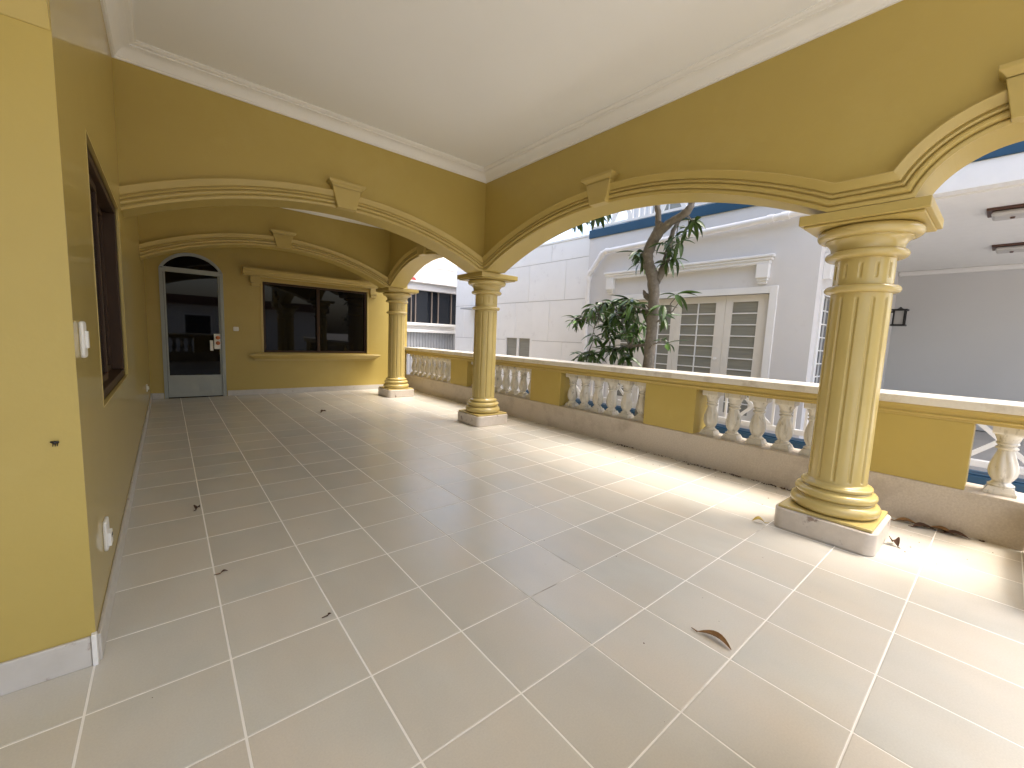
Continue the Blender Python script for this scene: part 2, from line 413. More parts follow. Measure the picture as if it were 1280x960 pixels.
arched_beam('narrow yellow arch right of the near column, rising out of the picture edge', XYZ_y, XI, XO, -6.55, -2.87, -4.37, .98, ZS, 6.19, G, path_ends=(-6.54, -2.87), kw=.75)
arched_beam('front yellow arch across the terrace from the left wall to the middle column', XYZ_x, 7.25, 8.0, .02, 9.0, 4.42, 4.38, ZS-.02, 6.43, G, path_ends=(.02, 8.99))
arched_beam('rear yellow arch across the terrace in front of the door and far window', XYZ_x, 15.0, 15.75, .02, 9.0, 4.42, 4.38, ZS-.02, 6.50, G, path_ends=(.02, 8.99))
lb = thing('flat_beam', 'plain yellow beam behind the far column towards the back wall', 'beam', (9.4, 17.2, 6.4))
MB().box(XI, XO, 15.8, 18.6, 6.42, ZT).box(XI, XO, 15.8, 16.4, ZS, 6.419).build('beam_face', M['wall'], lb)
arched_beam('yellow arch springing from the front wall above the left edge', XYZ_y, .016, -1.6, -7.58, .69, -1.9, 2.58, 5.5, 7.2, G, mould=(False, False), key=False, sgn=-1)
rf = MB().box(-6.2, 11.75, -8.15, 22, ZT, ZT+.5).build('roof', M['concrete']); tag(rf, 'flat concrete roof slab over the terrace', 'roof', kind='structure')  # front reach drawn out to dim the floor and front wall

# back wall with window and arched door
bw = thing('back_wall', 'yellow wall at the far end with a dark sliding window and grey glazed door', 'wall', (5.5, 19, 0))
DX0, DX1 = .47, 2.68; dmid = (DX0+DX1)/2; WX0, WX1, WZ0, WZ1 = 4.23, 9.25, 2.04, 5.42
mb = MB(); wall_grid(mb, XYZ_x, 18.6, 19.4, -.7, 11.66, 0, ZT-.02, [(DX0, DX1, 0, 6.30), (WX0, WX1, WZ0, WZ1)])
A = arc(dmid, (DX1-DX0)/2, 5.56, 6.30, 20)
for i in range(20):
    (p0, z0), (p1, z1) = A[i], A[i+1]
    for d in (18.6, 19.0): mb.add([(p0, d, z0), (p1, d, z1), (p1, d, 6.30), (p0, d, 6.30)], [(0, 1, 2, 3)])
    mb.add([(p0, 18.6, z0), (p1, 18.6, z1), (p1, 19.0, z1), (p0, 19.0, z0)], [(0, 1, 2, 3)])
mb.build('wall_face', M['wall'], bw)
MB().box(-.6, 11.6, 19.42, 21.8, -.5, ZT-.03).build('backing_block', M['black'], bw)  # added black backing that stops light leaking around the door and window
MB().box(-5.5, -.76, 1.23, 18.5, -.5, ZC-.02).build('backing_block', M['black'], lwt)  # same added backing behind the side wall window, keeps light out
MB().box(2.72, 11.58, 18.565, 18.598, 0, .25).box(.06, .45, 18.565, 18.598, 0, .25).build('skirting', M['marble'], bw, bevel=.008)
# window
wn = MB(); fr = .10
wn.box(WX0, WX1, 18.66, 18.85, WZ0, WZ0+fr).box(WX0, WX1, 18.66, 18.85, WZ1-fr, WZ1).box(WX0, WX0+fr, 18.66, 18.85, WZ0+fr, WZ1-fr).box(WX1-fr, WX1, 18.66, 18.85, WZ0+fr, WZ1-fr)
wn.box(6.66, 6.80, 18.63, 18.84, WZ0+fr, WZ1-fr)
win = wn.build('window', M['bronze'], bw, bevel=.01)
for x0, x1, y in ((WX0+fr, 6.66, 18.75), (6.80, WX1-fr, 18.79)):
    MB().box(x0, x1, y, y+.03, WZ0+fr, WZ1-fr).build('pane', M['glass'], win)
# surround, cornice, brackets, sill
sr = MB(); e = .09
sr.box(WX0-e, WX0, 18.57, 18.70, WZ0, WZ1+e).box(WX1, WX1+e, 18.57, 18.70, WZ0, WZ1+e).box(WX0, WX1, 18.57, 18.70, WZ1, WZ1+e)
sr.build('window_surround', M['trim'], bw, bevel=.01)
cor = [(18.6, 5.62), (18.40, 5.62), (18.40, 5.70), (18.36, 5.72), (18.33, 5.80), (18.26, 5.86), (18.22, 5.88), (18.22, 5.97), (18.6, 5.97)]
MB().prism(cor, lambda a, b, d: (d, a, b), 3.42, 9.95).build('cornice', M['trim'], bw, bevel=.01)
for x in (3.72, 9.38):
    MB().box(x, x+.40, 18.40, 18.6, 5.30, 5.618).box(x+.04, x+.36, 18.46, 18.6, 5.14, 5.299).build('bracket', M['trim'], bw, bevel=.015)
sil = [(18.6, 1.98), (18.28, 1.98), (18.26, 1.96), (18.26, 1.90), (18.30, 1.87), (18.40, 1.78), (18.48, 1.73), (18.48, 1.64), (18.6, 1.64)]
mb = MB(); n = len(sil); vs = []
for x, sg in ((3.60, 1), (9.92, -1)):
    vs += [(x+sg*(y-18.26)*1.0, y, z) for y, z in sil]
fs = [list(range(n)), list(range(2*n-1, n-1, -1))]+[(i, (i+1) % n, n+(i+1) % n, n+i) for i in range(n)]
mb.add(vs, fs).build('window_sill', M['trim'], bw, bevel=.008)
# door
dm = MB(); f = .13
A1 = arc(dmid, (DX1-DX0)/2, 5.56, 6.30, 24); A2 = arc(dmid, (DX1-DX0)/2-f, 5.60, 6.17, 24)
dm.box(DX0, DX0+f, 18.56, 18.80, 0.005, 5.56).box(DX1-f, DX1, 18.56, 18.80, 0.005, 5.56)
for i in range(24):
    q = [A1[i], A1[i+1], A2[i+1], A2[i]]
    dm.prism(q, XYZ_x, 18.56, 18.80)
dm.box(DX0+f, DX1-f, 18.565, 18.79, 5.42, 5.62)
door = dm.build('door', M['greyframe'], bw)
MB().box(DX0+f+.01, DX1-f-.01, 18.60, 18.70, .04, 1.0).box(DX0+f+.01, DX0+f+.07, 18.60, 18.70, 1.0, 5.41).box(DX1-f-.07, DX1-f-.01, 18.60, 18.70, 1.0, 5.41).build('lower_panel', M['greyframe'], door, bevel=.01)
MB().box(DX0+f+.07, DX1-f-.07, 18.64, 18.67, 1.0, 5.42).build('pane', M['glass'], door)
fan = [(DX0+f, 5.62)]+[(DX1-f, 5.62)]+A2[::-1]
MB().prism(fan, XYZ_x, 18.64, 18.67).build('fanlight', M['glass'], door)
MB().box(2.27, 2.50, 18.53, 18.60, 2.18, 2.86).box(2.12, 2.24, 18.59, 18.635, 2.10, 2.56).build('lock_plate', M['plastic'], door, bevel=.01)
MB().lathe([(.07, 18.53), (.09, 18.48), (.06, 18.44)], 0, 0, 12).v
kn = MB()
for z in (2.69, 2.45):
    kn.tube([(2.41, 18.53, z), (2.41, 18.46, z), (2.41, 18.42, z)], [.05, .085, .05], 12)
kn.build('handle', M['orange'], door, smooth=40)
# left wall window
lwn = MB(); y0, y1, z0, z1 = 2.42, 6.62, 2.17, 5.36; f = .13
lwn.box(-.34, -.03, y0, y1, z0, z0+f).box(-.34, -.03, y0, y1, z1-f, z1).box(-.34, -.03, y0, y0+f, z0+f, z1-f).box(-.34, -.03, y1-f, y1, z0+f, z1-f)
lwi = lwn.build('window', M['bronze'], lwt, bevel=.012)
for ya, yb, x in ((y0+f, 4.6, -.14), (4.45, y1-f, -.24)):
    t_ = MB(); q = .11
    t_.box(x-.04, x+.04, ya, yb, z0+f, z0+f+q).box(x-.04, x+.04, ya, yb, z1-f-q, z1-f).box(x-.04, x+.04, ya, ya+q, z0+f+q, z1-f-q).box(x-.04, x+.04, yb-q, yb, z0+f+q, z1-f-q)
    t_.build('sash', M['bronze'], lwi, bevel=.008)
    MB().box(x-.012, x+.012, ya+q, yb-q, z0+f+q, z1-f-q).build('pane', M['glass'], lwi)
MB().box(-.02, .024, y0, y0+.014, z0, z1).box(-.02, .024, y1-.02, y1, z0, z1).box(-.02, .024, y0+.014, y1-.02, z1-.02, z1).box(-.02, .024, y0+.014, y1-.02, z0, z0+.014).build('window_surround', M['trim'], lwt, bevel=.004)
# switches and sockets
def plate(name, label, cx, cy, cz, w_, h_, axis, cat, holes=()):
    t = thing(name, label, cat, (cx, cy, cz-h_/2))
    fn = (lambda a, z, d: (cx+d, cy+a, cz+z)) if axis == 'x' else (lambda a, z, d: (cx+a, cy-d, cz+z))
    r = min(w_, h_)*.22; pl = []
    for qx, qz, a0 in ((w_/2-r, h_/2-r, 0), (-w_/2+r, h_/2-r, 90), (-w_/2+r, -h_/2+r, 180), (w_/2-r, -h_/2+r, 270)):
        for k in range(5):
            a = math.radians(a0+k*22.5); pl.append((qx+r*math.cos(a), qz+r*math.sin(a)))
    MB().prism(pl, fn, 0, .032).build('cover', M['plastic'], t, bevel=.012)
    for (a, z, ww, hh, d, mk) in holes:
        MB().prism([(a-ww/2, z-hh/2), (a+ww/2, z-hh/2), (a+ww/2, z+hh/2), (a-ww/2, z+hh/2)], fn, .02, d).build('rocker' if mk == 'plastic' else 'slot', M[mk], t, bevel=.004 if mk == 'plastic' else None)
    return t
plate('light_switch', 'white oval light switch on the side wall above the socket', .02, 1.05, 3.03, .20, .34, 'x', 'switch', [(.03, 0, .08, .16, .05, 'plastic')])
plate('wall_socket', 'white socket low on the side wall near the corner', .02, 1.73, .85, .26, .34, 'x', 'socket', [(0, -.05, .15, .15, .06, 'plastic'), (-.03, -.02, .02, .03, .064, 'black'), (.03, -.02, .02, .03, .064, 'black')])
plate('light_switch', 'small white switch on the back wall beside the grey door', 3.12, 18.6, 3.12, .22, .2, 'y', 'switch', [(0, 0, .12, .08, .065, 'plastic')])
plate('wall_socket', 'tiny white socket low on the side wall far end near the door', .02, 14.6, .96, .2, .26, 'x', 'socket', [(0, 0, .1, .1, .07, 'plastic')])
ins = MB().tube([(-.165, .672, 2.16), (-.14, .665, 2.15), (-.115, .672, 2.155)], [.006, .018, .008], 8)
for k in (-.15, -.135, -.122): ins.tube([(k, .675, 2.15), (k-.005, .686, 2.115)], .003, 4)
tag(ins.build('insect', M['black'], smooth=50), 'tiny dark insect clinging to the yellow wall face at left', 'insect')

# unseen wall added to close the left side and dim the front wall
ew = thing('added_wing_wall', 'added white wall out of view that dims the left wall face', 'wall', (-5.4, -4, 0))
MB().box(-5.8, -5.0, -7.55, .685, -.5, ZC-.01).build('wall_face', M['nwall'], ew)
# front edge of the terrace: unseen fascia beam moved out to dim the floor, low balustrade left of the steps
fb = thing('shading_fascia', 'unseen yellow fascia beam behind the camera, placed to limit the light', 'beam', (2, -7.9, 8.0))
MB().box(-6, 11.7, -8.1, -7.6, 8.0, ZT-.004).build('beam_face', M['wall'], fb)
fbal = thing('front_balustrade', 'short yellow balustrade along the front edge left of the entrance', 'balustrade', (2.4, -5.5, 0))
MB().box(.2, 4.8, -5.9, -5.1, -.5, .82).build('kerb', M['granite'], fbal, bevel=.02)
MB().box(.2, 4.8, -5.9, -5.05, 2.06, 2.288).build('rail_moulding', M['trim'], fbal, bevel=.02)
MB().box(.15, 4.85, -5.95, -5.0, 2.291, 2.45).build('coping', M['coping'], fbal, bevel=.02)
MB().box(2.5, 4.7, -5.85, -5.12, .823, 2.057).build('panel', M['wall'], fbal, bevel=.012)

# ------------------------------------------------------------------ columns
def smoothstep(x): x = max(0, min(1, x)); return x*x*(3-2*x)
NF = 12
def groove(t):
    ph = ((t*NF/(2*math.pi)+.35) % 1.0)-.5; d = abs(ph)*(2*math.pi/NF)
    return max(0.0, 1-(d/.055)**2)**.5 if d < .055 else 0.0
def fluted(mb, r0, z0, r1, z1, cx, cy, zg0, zg1, depth):
    n = 240; zz = [z0]
    for k in range(6): zz.append(zg0+.05*k/5)
    for k in range(6): zz.append(zg1-.05+.05*k/5)
    zz.append(z1)
    def mod(t, k, z):
        e_ = min(1, max(0, (z-zg0)/.05), max(0, (zg1-z)/.05)); e_ = math.sqrt(max(0, 1-(1-e_)**2)) if 0 < e_ < 1 else e_
        g_ = groove(t)
        if z < zg0 or z > zg1: g_ = 0
        return 1-depth*g_*e_
    prof = [(r0+(r1-r0)*(z-z0)/(z1-z0), z) for z in zz]
    return mb.lathe(prof, cx, cy, n, mod)
def torus(r, z0, z1, bulge, n=8):
    zc = (z0+z1)/2; h = (z1-z0)/2
    return [(r+bulge*math.cos(a), zc+h*math.sin(a)) for a in [-math.pi/2+math.pi*k/n for k in range(n+1)]]
XC = 9.76
def column(cx, cy, label):
    t = thing('column', label, 'column', (cx, cy, 0), 'fluted yellow columns')
    h = .72; r = .16; pl = []
    for qx, qy, a0 in ((h-r, h-r, 0), (-h+r, h-r, 90), (-h+r, -h+r, 180), (h-r, -h+r, 270)):
        for k in range(7):
            a = math.radians(a0+k*15); pl.append((cx+qx+r*math.cos(a), cy+qy+r*math.sin(a)))
    MB().prism(pl, lambda a, b, d: (a, b, d), 0, .37).build('plinth', M['plinth'], t, bevel=.02, smooth=30)
    MB().box(cx-.66, cx+.66, cy-.66, cy+.66, .372, .425).build('base_plate', M['column'], t, bevel=.015)
    pb = [(.5, .426)]+torus(.55, .426, .64, .10)+[(.545, .65), (.53, .66)]+torus(.52, .665, .81, .075)+[(.50, .82), (.49, .835)]+torus(.47, .84, .92, .05)+[(.445, .935), (.425, .96)]
    MB().lathe(pb, cx, cy, 64).build('base', M['column'], t, smooth=40)
    fluted(MB(), .425, .961, .412, 4.20, cx, cy, 1.0, 4.13, .06).build('shaft', M['column'], t, smooth=32)
    MB().lathe([(.412, 4.201)]+torus(.445, 4.205, 4.33, .068)+[(.42, 4.34)], cx, cy, 64).build('astragal', M['column'], t, smooth=40)
    fluted(MB(), .405, 4.341, .405, 4.76, cx, cy, 4.43, 4.68, .055).build('neck', M['column'], t, smooth=32)
    pc = [(.415, 4.761)]+torus(.47, 4.765, 4.90, .085)+[(.48, 4.905), (.485, 4.93), (.49, 4.97), (.515, 5.02), (.555, 5.06), (.575, 5.07), (.575, 5.09)]+torus(.61, 5.09, 5.26, .085)[:-1]+[(.6, 5.262)]
    MB().lathe(pc, cx, cy, 64).build('capital', M['column'], t, smooth=40)
    MB().box(cx-.74, cx+.74, cy-.74, cy+.74, 5.263, 5.30).box(cx-.80, cx+.80, cy-.80, cy+.80, 5.302, 5.46).build('abacus', M['trim'], t, bevel=.014)
column(XC, YN, 'large fluted yellow column nearest the camera on the right')
column(XC, -5.95, 'fluted yellow column at the front corner, outside the picture edge')
column(XC, YM, 'middle fluted yellow column where the side and front arches meet')
column(XC, YF, 'farthest fluted yellow column beside the back wall window')

# ------------------------------------------------------------------ balustrade
bal = thing('balustrade', 'long stone balustrade with yellow panels and white marbled balusters', 'balustrade', (12, 6.8, 0))
Y0B, Y1B = -5.03, 18.57
MB().box(XB, 12.45, Y0B, Y1B, -.5, .82).build('kerb', M['granite'], bal, bevel=.02)
MB().box(8.9, XB-.003, -5.35, Y0B, -.5, .82).build('kerb_return', M['granite'], bal, bevel=.02)
rail = [(XB+.02, 2.05), (XB+.02, 2.10), (XB-.02, 2.105), (XB-.035, 2.125), (XB-.02, 2.145), (XB, 2.15), (XB-.005, 2.18), (XB-.03, 2.215), (XB-.075, 2.24), (XB-.075, 2.285), (12.55, 2.285), (12.5, 2.2), (12.46, 2.05)]
MB().prism(rail, lambda a, b, d: (a, d, b), Y0B, Y1B).build('rail_moulding', M['trim'], bal, bevel=.006)
MB().box(XB-.11, 12.6, Y0B, Y1B, 2.288, 2.45).build('coping', M['coping'], bal, bevel=.02)
panels = [(-4.25, -2.70), (.81, 2.36), (5.86, 7.46), (12.0, 13.5)]
for a, b in panels:
    MB().box(XB+.03, 12.4, a, b, .818, 2.05).build('panel', M['wall'], bal, bevel=.012)
def balmod(t, k, z):
    if 1.06 < z < 1.62:
        e_ = min(1, (z-1.06)/.1, (1.62-z)/.1)
        return 1+.075*e_*(abs(math.cos(4*t+(z-1.06)*3.6))*2-1.2)
    return 1.0
bprof = [(0.1530, .955), (0.1665, .97), (0.1665, .99), (0.1485, 1.0), (0.1350, 1.015), (0.1215, 1.03), (0.1125, 1.045), (0.1215, 1.06), (0.1440, 1.10), (0.1638, 1.15), (0.1746, 1.21), (0.1755, 1.27), (0.1674, 1.34), (0.1530, 1.41), (0.1350, 1.48), (0.1197, 1.54), (0.1098, 1.59), (0.1080, 1.62), (0.1260, 1.625), (0.1422, 1.64), (0.1422, 1.66), (0.1260, 1.675), (0.1152, 1.685), (0.1152, 1.70), (0.1305, 1.71), (0.1440, 1.725), (0.1395, 1.745), (0.1305, 1.755), (0.1350, 1.78), (0.1485, 1.82), (0.1665, 1.86), (0.1845, 1.90)]
def baluster_mb(y):
    mb = MB(); x = 12.0
    mb.lathe(bprof, x, y, 56, balmod)
    for (h0, z0_, h1, z1_) in ((.195, .823, .195, .875), (.185, .875, .15, .957), (.19, 1.90, .20, 1.93), (.20, 1.93, .20, 2.052)):
        vs = [(x+a*h, y+b*h, z) for h, z in ((h0, z0_), (h1, z1_)) for a, b in ((-1, -1), (1, -1), (1, 1), (-1, 1))]
        mb.add(vs, [(0, 1, 2, 3), (7, 6, 5, 4)]+[(i, (i+1) % 4, 4+(i+1) % 4, 4+i) for i in range(4)])
    return mb
ys = []
for a, b, n in ((-2.70, .81, 6), (2.36, 5.86, 6), (7.46, 12.0, 8), (13.5, 18.5, 9)):
    ys += [a+(b-a)*(k+.5)/n for k in range(n)]
ys.append(-4.66)
b0 = baluster_mb(ys[0]).build('baluster', M['baluster'], bal, origin=(12, ys[0], .82), smooth=35)
for y in ys[1:]: dup(b0, bal, (0, y-ys[0], 0))
for x in (.55, 1.1, 1.65, 2.2): dup(b0, fbal, (x-12, -5.5-ys[0], 0))

# ------------------------------------------------------------------ neighbouring white house
XF = 18.0
nh = thing('white_house', 'white two storey neighbouring house with blue band and french windows', 'house', (24, 4, -.5))
OY0, OY1, OZ = 1.45, 8.36, 5.30
mb = MB(); wall_grid(mb, XYZ_y, XF, XF+.5, 0, 10.3, -.5, 8.60, [(OY0, OY1, .0, OZ)])
mb.build('facade', M['nwall'], nh)
# side wall of the car port with its window
SWX0, SWX1 = 18.75, 20.4
mb = MB(); wall_grid(mb, XYZ_x, 0, .5, XF+.501, 32.8, -.5, 7.85, [(SWX0, SWX1, .3, 5.2)])
mb.build('side_wall', M['nwall'], nh)
MB().box(32.8, 33.4, -14, .5, -.5, 7.85).build('garage_wall', M['greywall'], nh)
MB().box(XF+.4, 33.4, -14, .499, 7.851, 8.4).build('garage_ceiling', M['ntrim'], nh)
MB().box(32.55, 32.798, -14, -.02, 7.62, 7.848).build('garage_cornice', M['ntrim'], nh, bevel=.05)
MB().box(XF-.02, XF+.4, -14, -.003, 7.90, 8.598).build('fascia', M['ntrim'], nh, bevel=.01)
MB().box(XF-.07, 33.4, -14, 10.32, 8.60, 9.02).build('blue_band', M['blue'], nh, bevel=.015)
MB().box(XF+.5, 33.4, .501, 10.3, -.5, 8.598).build('backing_block', M['greywall'], nh)
MB().box(21, 33, -14, 10.2, 9.022, 16.5).build('upper_storey', M['nwall'], nh)
for y in (7.6, 4.2, .4, -3.2, -7):
    f_ = MB().box(20.93, 21.02, y-1.1, y+1.1, 9.3, 14).build('upper_window', M['ntrim'], nh, bevel=.01)
    MB().box(20.90, 20.93, y-.95, y-.05, 9.5, 13.8).box(20.90, 20.93, y+.05, y+.95, 9.5, 13.8).build('pane', M['blind'], f_)
# door casing
e = .26
MB().box(XF-.06, XF+.1, OY0-e, OY0, -.1, OZ+e).box(XF-.06, XF+.1, OY1, OY1+e, -.1, OZ+e).box(XF-.06, XF+.1, OY0, OY1, OZ, OZ+e).build('door_casing', M['ntrim'], nh, bevel=.012)
# lintel moulding with end brackets
lt = MB().box(XF-.20, XF, 1.50, 8.92, 6.38, 6.50).box(XF-.24, XF, 1.44, 8.98, 6.50, 6.60).box(XF-.28, XF, 1.38, 9.04, 6.602, 6.70)
lt.build('lintel', M['ntrim'], nh, bevel=.02)
for y in (1.52, 8.48):
    MB().box(XF-.22, XF, y, y+.42, 5.86, 6.378).box(XF-.17, XF, y+.03, y+.39, 5.76, 5.858).box(XF-.12, XF, y+.06, y+.36, 5.66, 5.758).build('bracket', M['ntrim'], nh, bevel=.012)
# french doors: one leaf per (y0,y1,columns)
rows = [2.376-.45*k for k in range(5, 0, -1)]
def leaf_door(y0, y1, py0, py1, cols):
    X = XF+.12
    fr = MB(); zb, zt = .02, OZ-.01; pz0, pz1 = .55, 5.03
    wall_grid(fr, XYZ_y, X, X+.12, y0, y1, zb, zt, [(py0, py1, pz0, pz1)])
    d = fr.build('french_door', M['cream'], nh, bevel=.008)
    n = 10; dz = (pz1-pz0)/n; dy = (py1-py0)/cols
    for i in range(n):
        for j in range(cols):
            MB().box(X+.05, X+.07, py0+j*dy+.003, py0+(j+1)*dy-.003, pz0+i*dz+.003, pz0+(i+1)*dz-.003).build('pane', M['blind'], d)
    mm = MB()
    for i in range(1, n):
        if cols > 1: mm.box(X+.015, X+.05, py0, py1, pz0+i*dz-.022, pz0+i*dz+.022)
        else: MB().box(X+.015, X+.05, py0, py1, pz0+i*dz-.022, pz0+i*dz+.022).build('muntin', M['ntrim'], d)
    for j in range(1, cols): mm.box(X+.010, X+.05, py0+j*dy-.022, py0+j*dy+.022, pz0, pz1)
    if cols > 1: mm.build('muntin', M['ntrim'], d)
    return d
leaf_door(1.46, 3.06, 1.86, 2.80, 1)
d1 = leaf_door(3.07, 4.88, 3.46, 4.62+.0, 2) if False else leaf_door(3.07, 5.20, 3.45, 4.95, 2)
leaf_door(5.21, 6.95, 5.42, 6.90-.25, 2)
leaf_door(6.96, 8.35, 7.25, 8.05, 1)
MB().tube([(XF+.12, 3.26, 2.75), (XF+.02, 3.26, 2.75), (XF-.02, 3.26, 2.75)], [.03, .03, .07], 10).build('handle', M['ntrim'], d1, smooth=40)
# drain pipe
dp = MB(); X = XF-.24
pts = [(X+.2, .55, 8.05), (X, .75, 8.02), (X, 1.1, 7.97), (X, 5, 7.86), (X, 9.02, 7.76), (X, 9.2, 7.70), (X, 9.95, 6.78), (X, 10.03, 6.6), (X, 10.03, 4.4), (X, 10.03, -.5)]
dp.tube(pts, .125, 14)
for a, b in (((X, 1.0, 7.975), (X, 1.25, 7.967)), ((X, 1.5, 7.96), (X, 1.72, 7.953)), ((X, 8.85, 7.765), (X, 9.02, 7.76)), ((X, 9.18, 7.72), (X, 9.32, 7.55)), ((X, 9.85, 6.9), (X, 9.97, 6.75)), ((X, 10.03, 6.6), (X, 10.03, 6.38)), ((X, 10.03, 3.2), (X, 10.03, 3.05))):
    dp.tube([a, b], .15, 14)
dp.build('drain_pipe', M['pvc'], nh, smooth=35)
wp = MB().tube([(12.9, 18.2, -.5), (12.9, 18.2, 2.1)], .09, 12)
tag(wp.build('waste_pipe', M['pvc'], smooth=40), 'thin white waste pipe standing behind the last balusters at the far end', 'pipe')
# side wall window
sw = MB().box(SWX0-.22, SWX0, -.07, .08, .1, 5.42).box(SWX1, SWX1+.22, -.07, .08, .1, 5.42).box(SWX0, SWX1, -.07, .08, 5.2, 5.42)
sw = sw.box(SWX0, SWX0+.12, .02, .2, .3, 5.2).box(SWX1-.12, SWX1, .02, .2, .3, 5.2).build('side_window', M['ntrim'], nh, bevel=.01)
for i in range(10):
    z = .3+i*.49
    for j in range(2):
        xa = SWX0+.12+j*.71
        MB().box(xa+.02, xa+.69, .09, .11, z+.02, z+.47).build('pane', M['darkpane'], sw)
mm = MB()
for i in range(11): mm.box(SWX0+.12, SWX1-.12, .05, .12, .3+i*.49-.022, .3+i*.49+.022)
mm.box(19.555, 19.595, .045, .12, .3, 5.2).build('muntin', M['ntrim'], sw)
MB().box(18.45, 20.75, -.25, 0, 6.35, 6.65).box(18.45, 18.8, -.22, 0, 5.75, 6.35).box(20.4, 20.75, -.22, 0, 5.75, 6.35).build('lintel', M['ntrim'], nh, bevel=.015)
MB().box(27, 30, -.25, 0, 6.35, 6.65).box(29.6, 30, -.22, 0, 5.6, 6.35).box(27, 27.4, -.22, 0, 5.6, 6.35).build('lintel', M['ntrim'], nh, bevel=.015)
MB().box(27.2, 29.8, -.08, 0, -.4, 5.4).build('side_door', M['ntrim'], nh, bevel=.02)
# balcony railing above the blue band
rl = MB().box(XF-.06, XF+.06, -13.9, 10.25, 11.6, 11.74).box(XF-.05, XF+.05, -13.9, 10.25, 9.06, 9.18).build('balcony_railing', M['ntrim'], nh)
bar0 = None; y = 10.1; k = 0
def rail_pattern(y_start, y_end, z0, z1, X, parent, w_=.07):
    y = y_start
    while y > y_end:
        MB().box(X-.055, X+.055, y-.065, y+.065, z0-.14, z1+.1).build('post', M['ntrim'], parent)
        for q in range(1, 4):
            MB().box(X-.03, X+.03, y-.30*q-w_/2, y-.30*q+w_/2, z0, z1).build('bar', M['ntrim'], parent)
        for sg in (0, 1):
            ya, yb = (y-1.2, y-2.3) if sg else (y-2.3, y-1.2)
            MB().add([(X-.035+.004*sg, ya-w_, z0), (X+.03+.004*sg, ya-w_, z0), (X+.03+.004*sg, ya+w_, z0), (X-.035+.004*sg, ya+w_, z0), (X-.035+.004*sg, yb-w_, z1), (X+.03+.004*sg, yb-w_, z1), (X+.03+.004*sg, yb+w_, z1), (X-.035+.004*sg, yb+w_, z1)],
                     [(0, 1, 2, 3), (7, 6, 5, 4), (0, 4, 5, 1), (1, 5, 6, 2), (2, 6, 7, 3), (3, 7, 4, 0)]).build('brace', M['ntrim'], parent)
        MB().box(X-.03, X+.03, y-1.2-.035, y-1.2+.035, z0, z1).build('bar', M['ntrim'], parent)
        MB().box(X-.03, X+.03, y-2.35-.035, y-2.35+.035, z0, z1).build('bar', M['ntrim'], parent)
        y -= 2.65
rail_pattern(10.1, -6, 9.18, 11.6, XF, rl, .11)
# lower railing of the neighbour's terrace on a blue kerb
lr = thing('white_railing', 'white wooden railing with crossed braces on a blue kerb behind the balustrade', 'railing', (15.4, 2, -.5))
MB().box(15.1, 15.7, -14, 12, -.5, .46).box(15.16, 15.66, -14, 12, .462, .50).build('blue_kerb', M['blue'], lr, bevel=.02)
MB().box(15.32, 15.48, -14, 12, .64, .80).box(15.30, 15.50, -14, 12, 1.86, 2.0).build('rail', M['ntrim'], lr, bevel=.012)
rail_pattern(10.4, -6, .80, 1.86, 15.4, lr)
nf = MB().box(15.72, 18.1, -14, 12, -.55, .0).build('neighbour_terrace', M['concrete']); tag(nf, 'narrow concrete terrace in front of the white house', 'terrace', kind='structure')
# ceiling lights in the car port
for x, lab in ((20.9, 'dark framed ceiling light nearest in the car port of the white house'), (27.3, 'second, farther wooden framed ceiling light in the white car port')):
    t = thing('ceiling_light', lab, 'ceiling light', (x, -5, 7.7), 'ceiling lights in the neighbouring car port')
    MB().box(x-.5, x+.5, -6.6, -3.55, 7.77, 7.849).build('frame', M['wood'], t, bevel=.02)
    MB().box(x-.40, x+.40, -6.5, -3.66, 7.60, 7.768).build('diffuser', M['frost'], t, bevel=.09)
    kb = MB()
    for yy in (-4.1, -5.0, -5.9): kb.tube([(x, yy, 7.60), (x, yy, 7.55)], [.06, .045], 8)
    kb.build('knob', M['wood'], t)
ln = thing('wall_lantern', 'small black carriage lantern on the side wall under the car port', 'lantern', (31.4, -.4, 4.7))
lm = MB(); x, y = 31.4, -.45
for a in (-.22, .22):
    for b in (-.22, .22): lm.box(x+a-.03, x+a+.03, y+b-.03, y+b+.03, 4.85, 5.6)
lm.box(x-.3, x+.3, y-.3, y+.3, 4.78, 4.86).box(x-.32, x+.32, y-.32, y+.32, 5.6, 5.68).box(x-.04, x+.04, y+.25, -.0, 5.5, 5.58).box(x-.12, x+.12, -.06, 0, 5.0, 5.8)
lm.lathe([(.2, 5.681), (.08, 5.74), (.03, 5.80)], x, y, 8).build('frame', M['black'], ln)
MB().box(x-.18, x+.18, y-.18, y+.18, 4.87, 5.59).build('glass', M['frost'], ln)

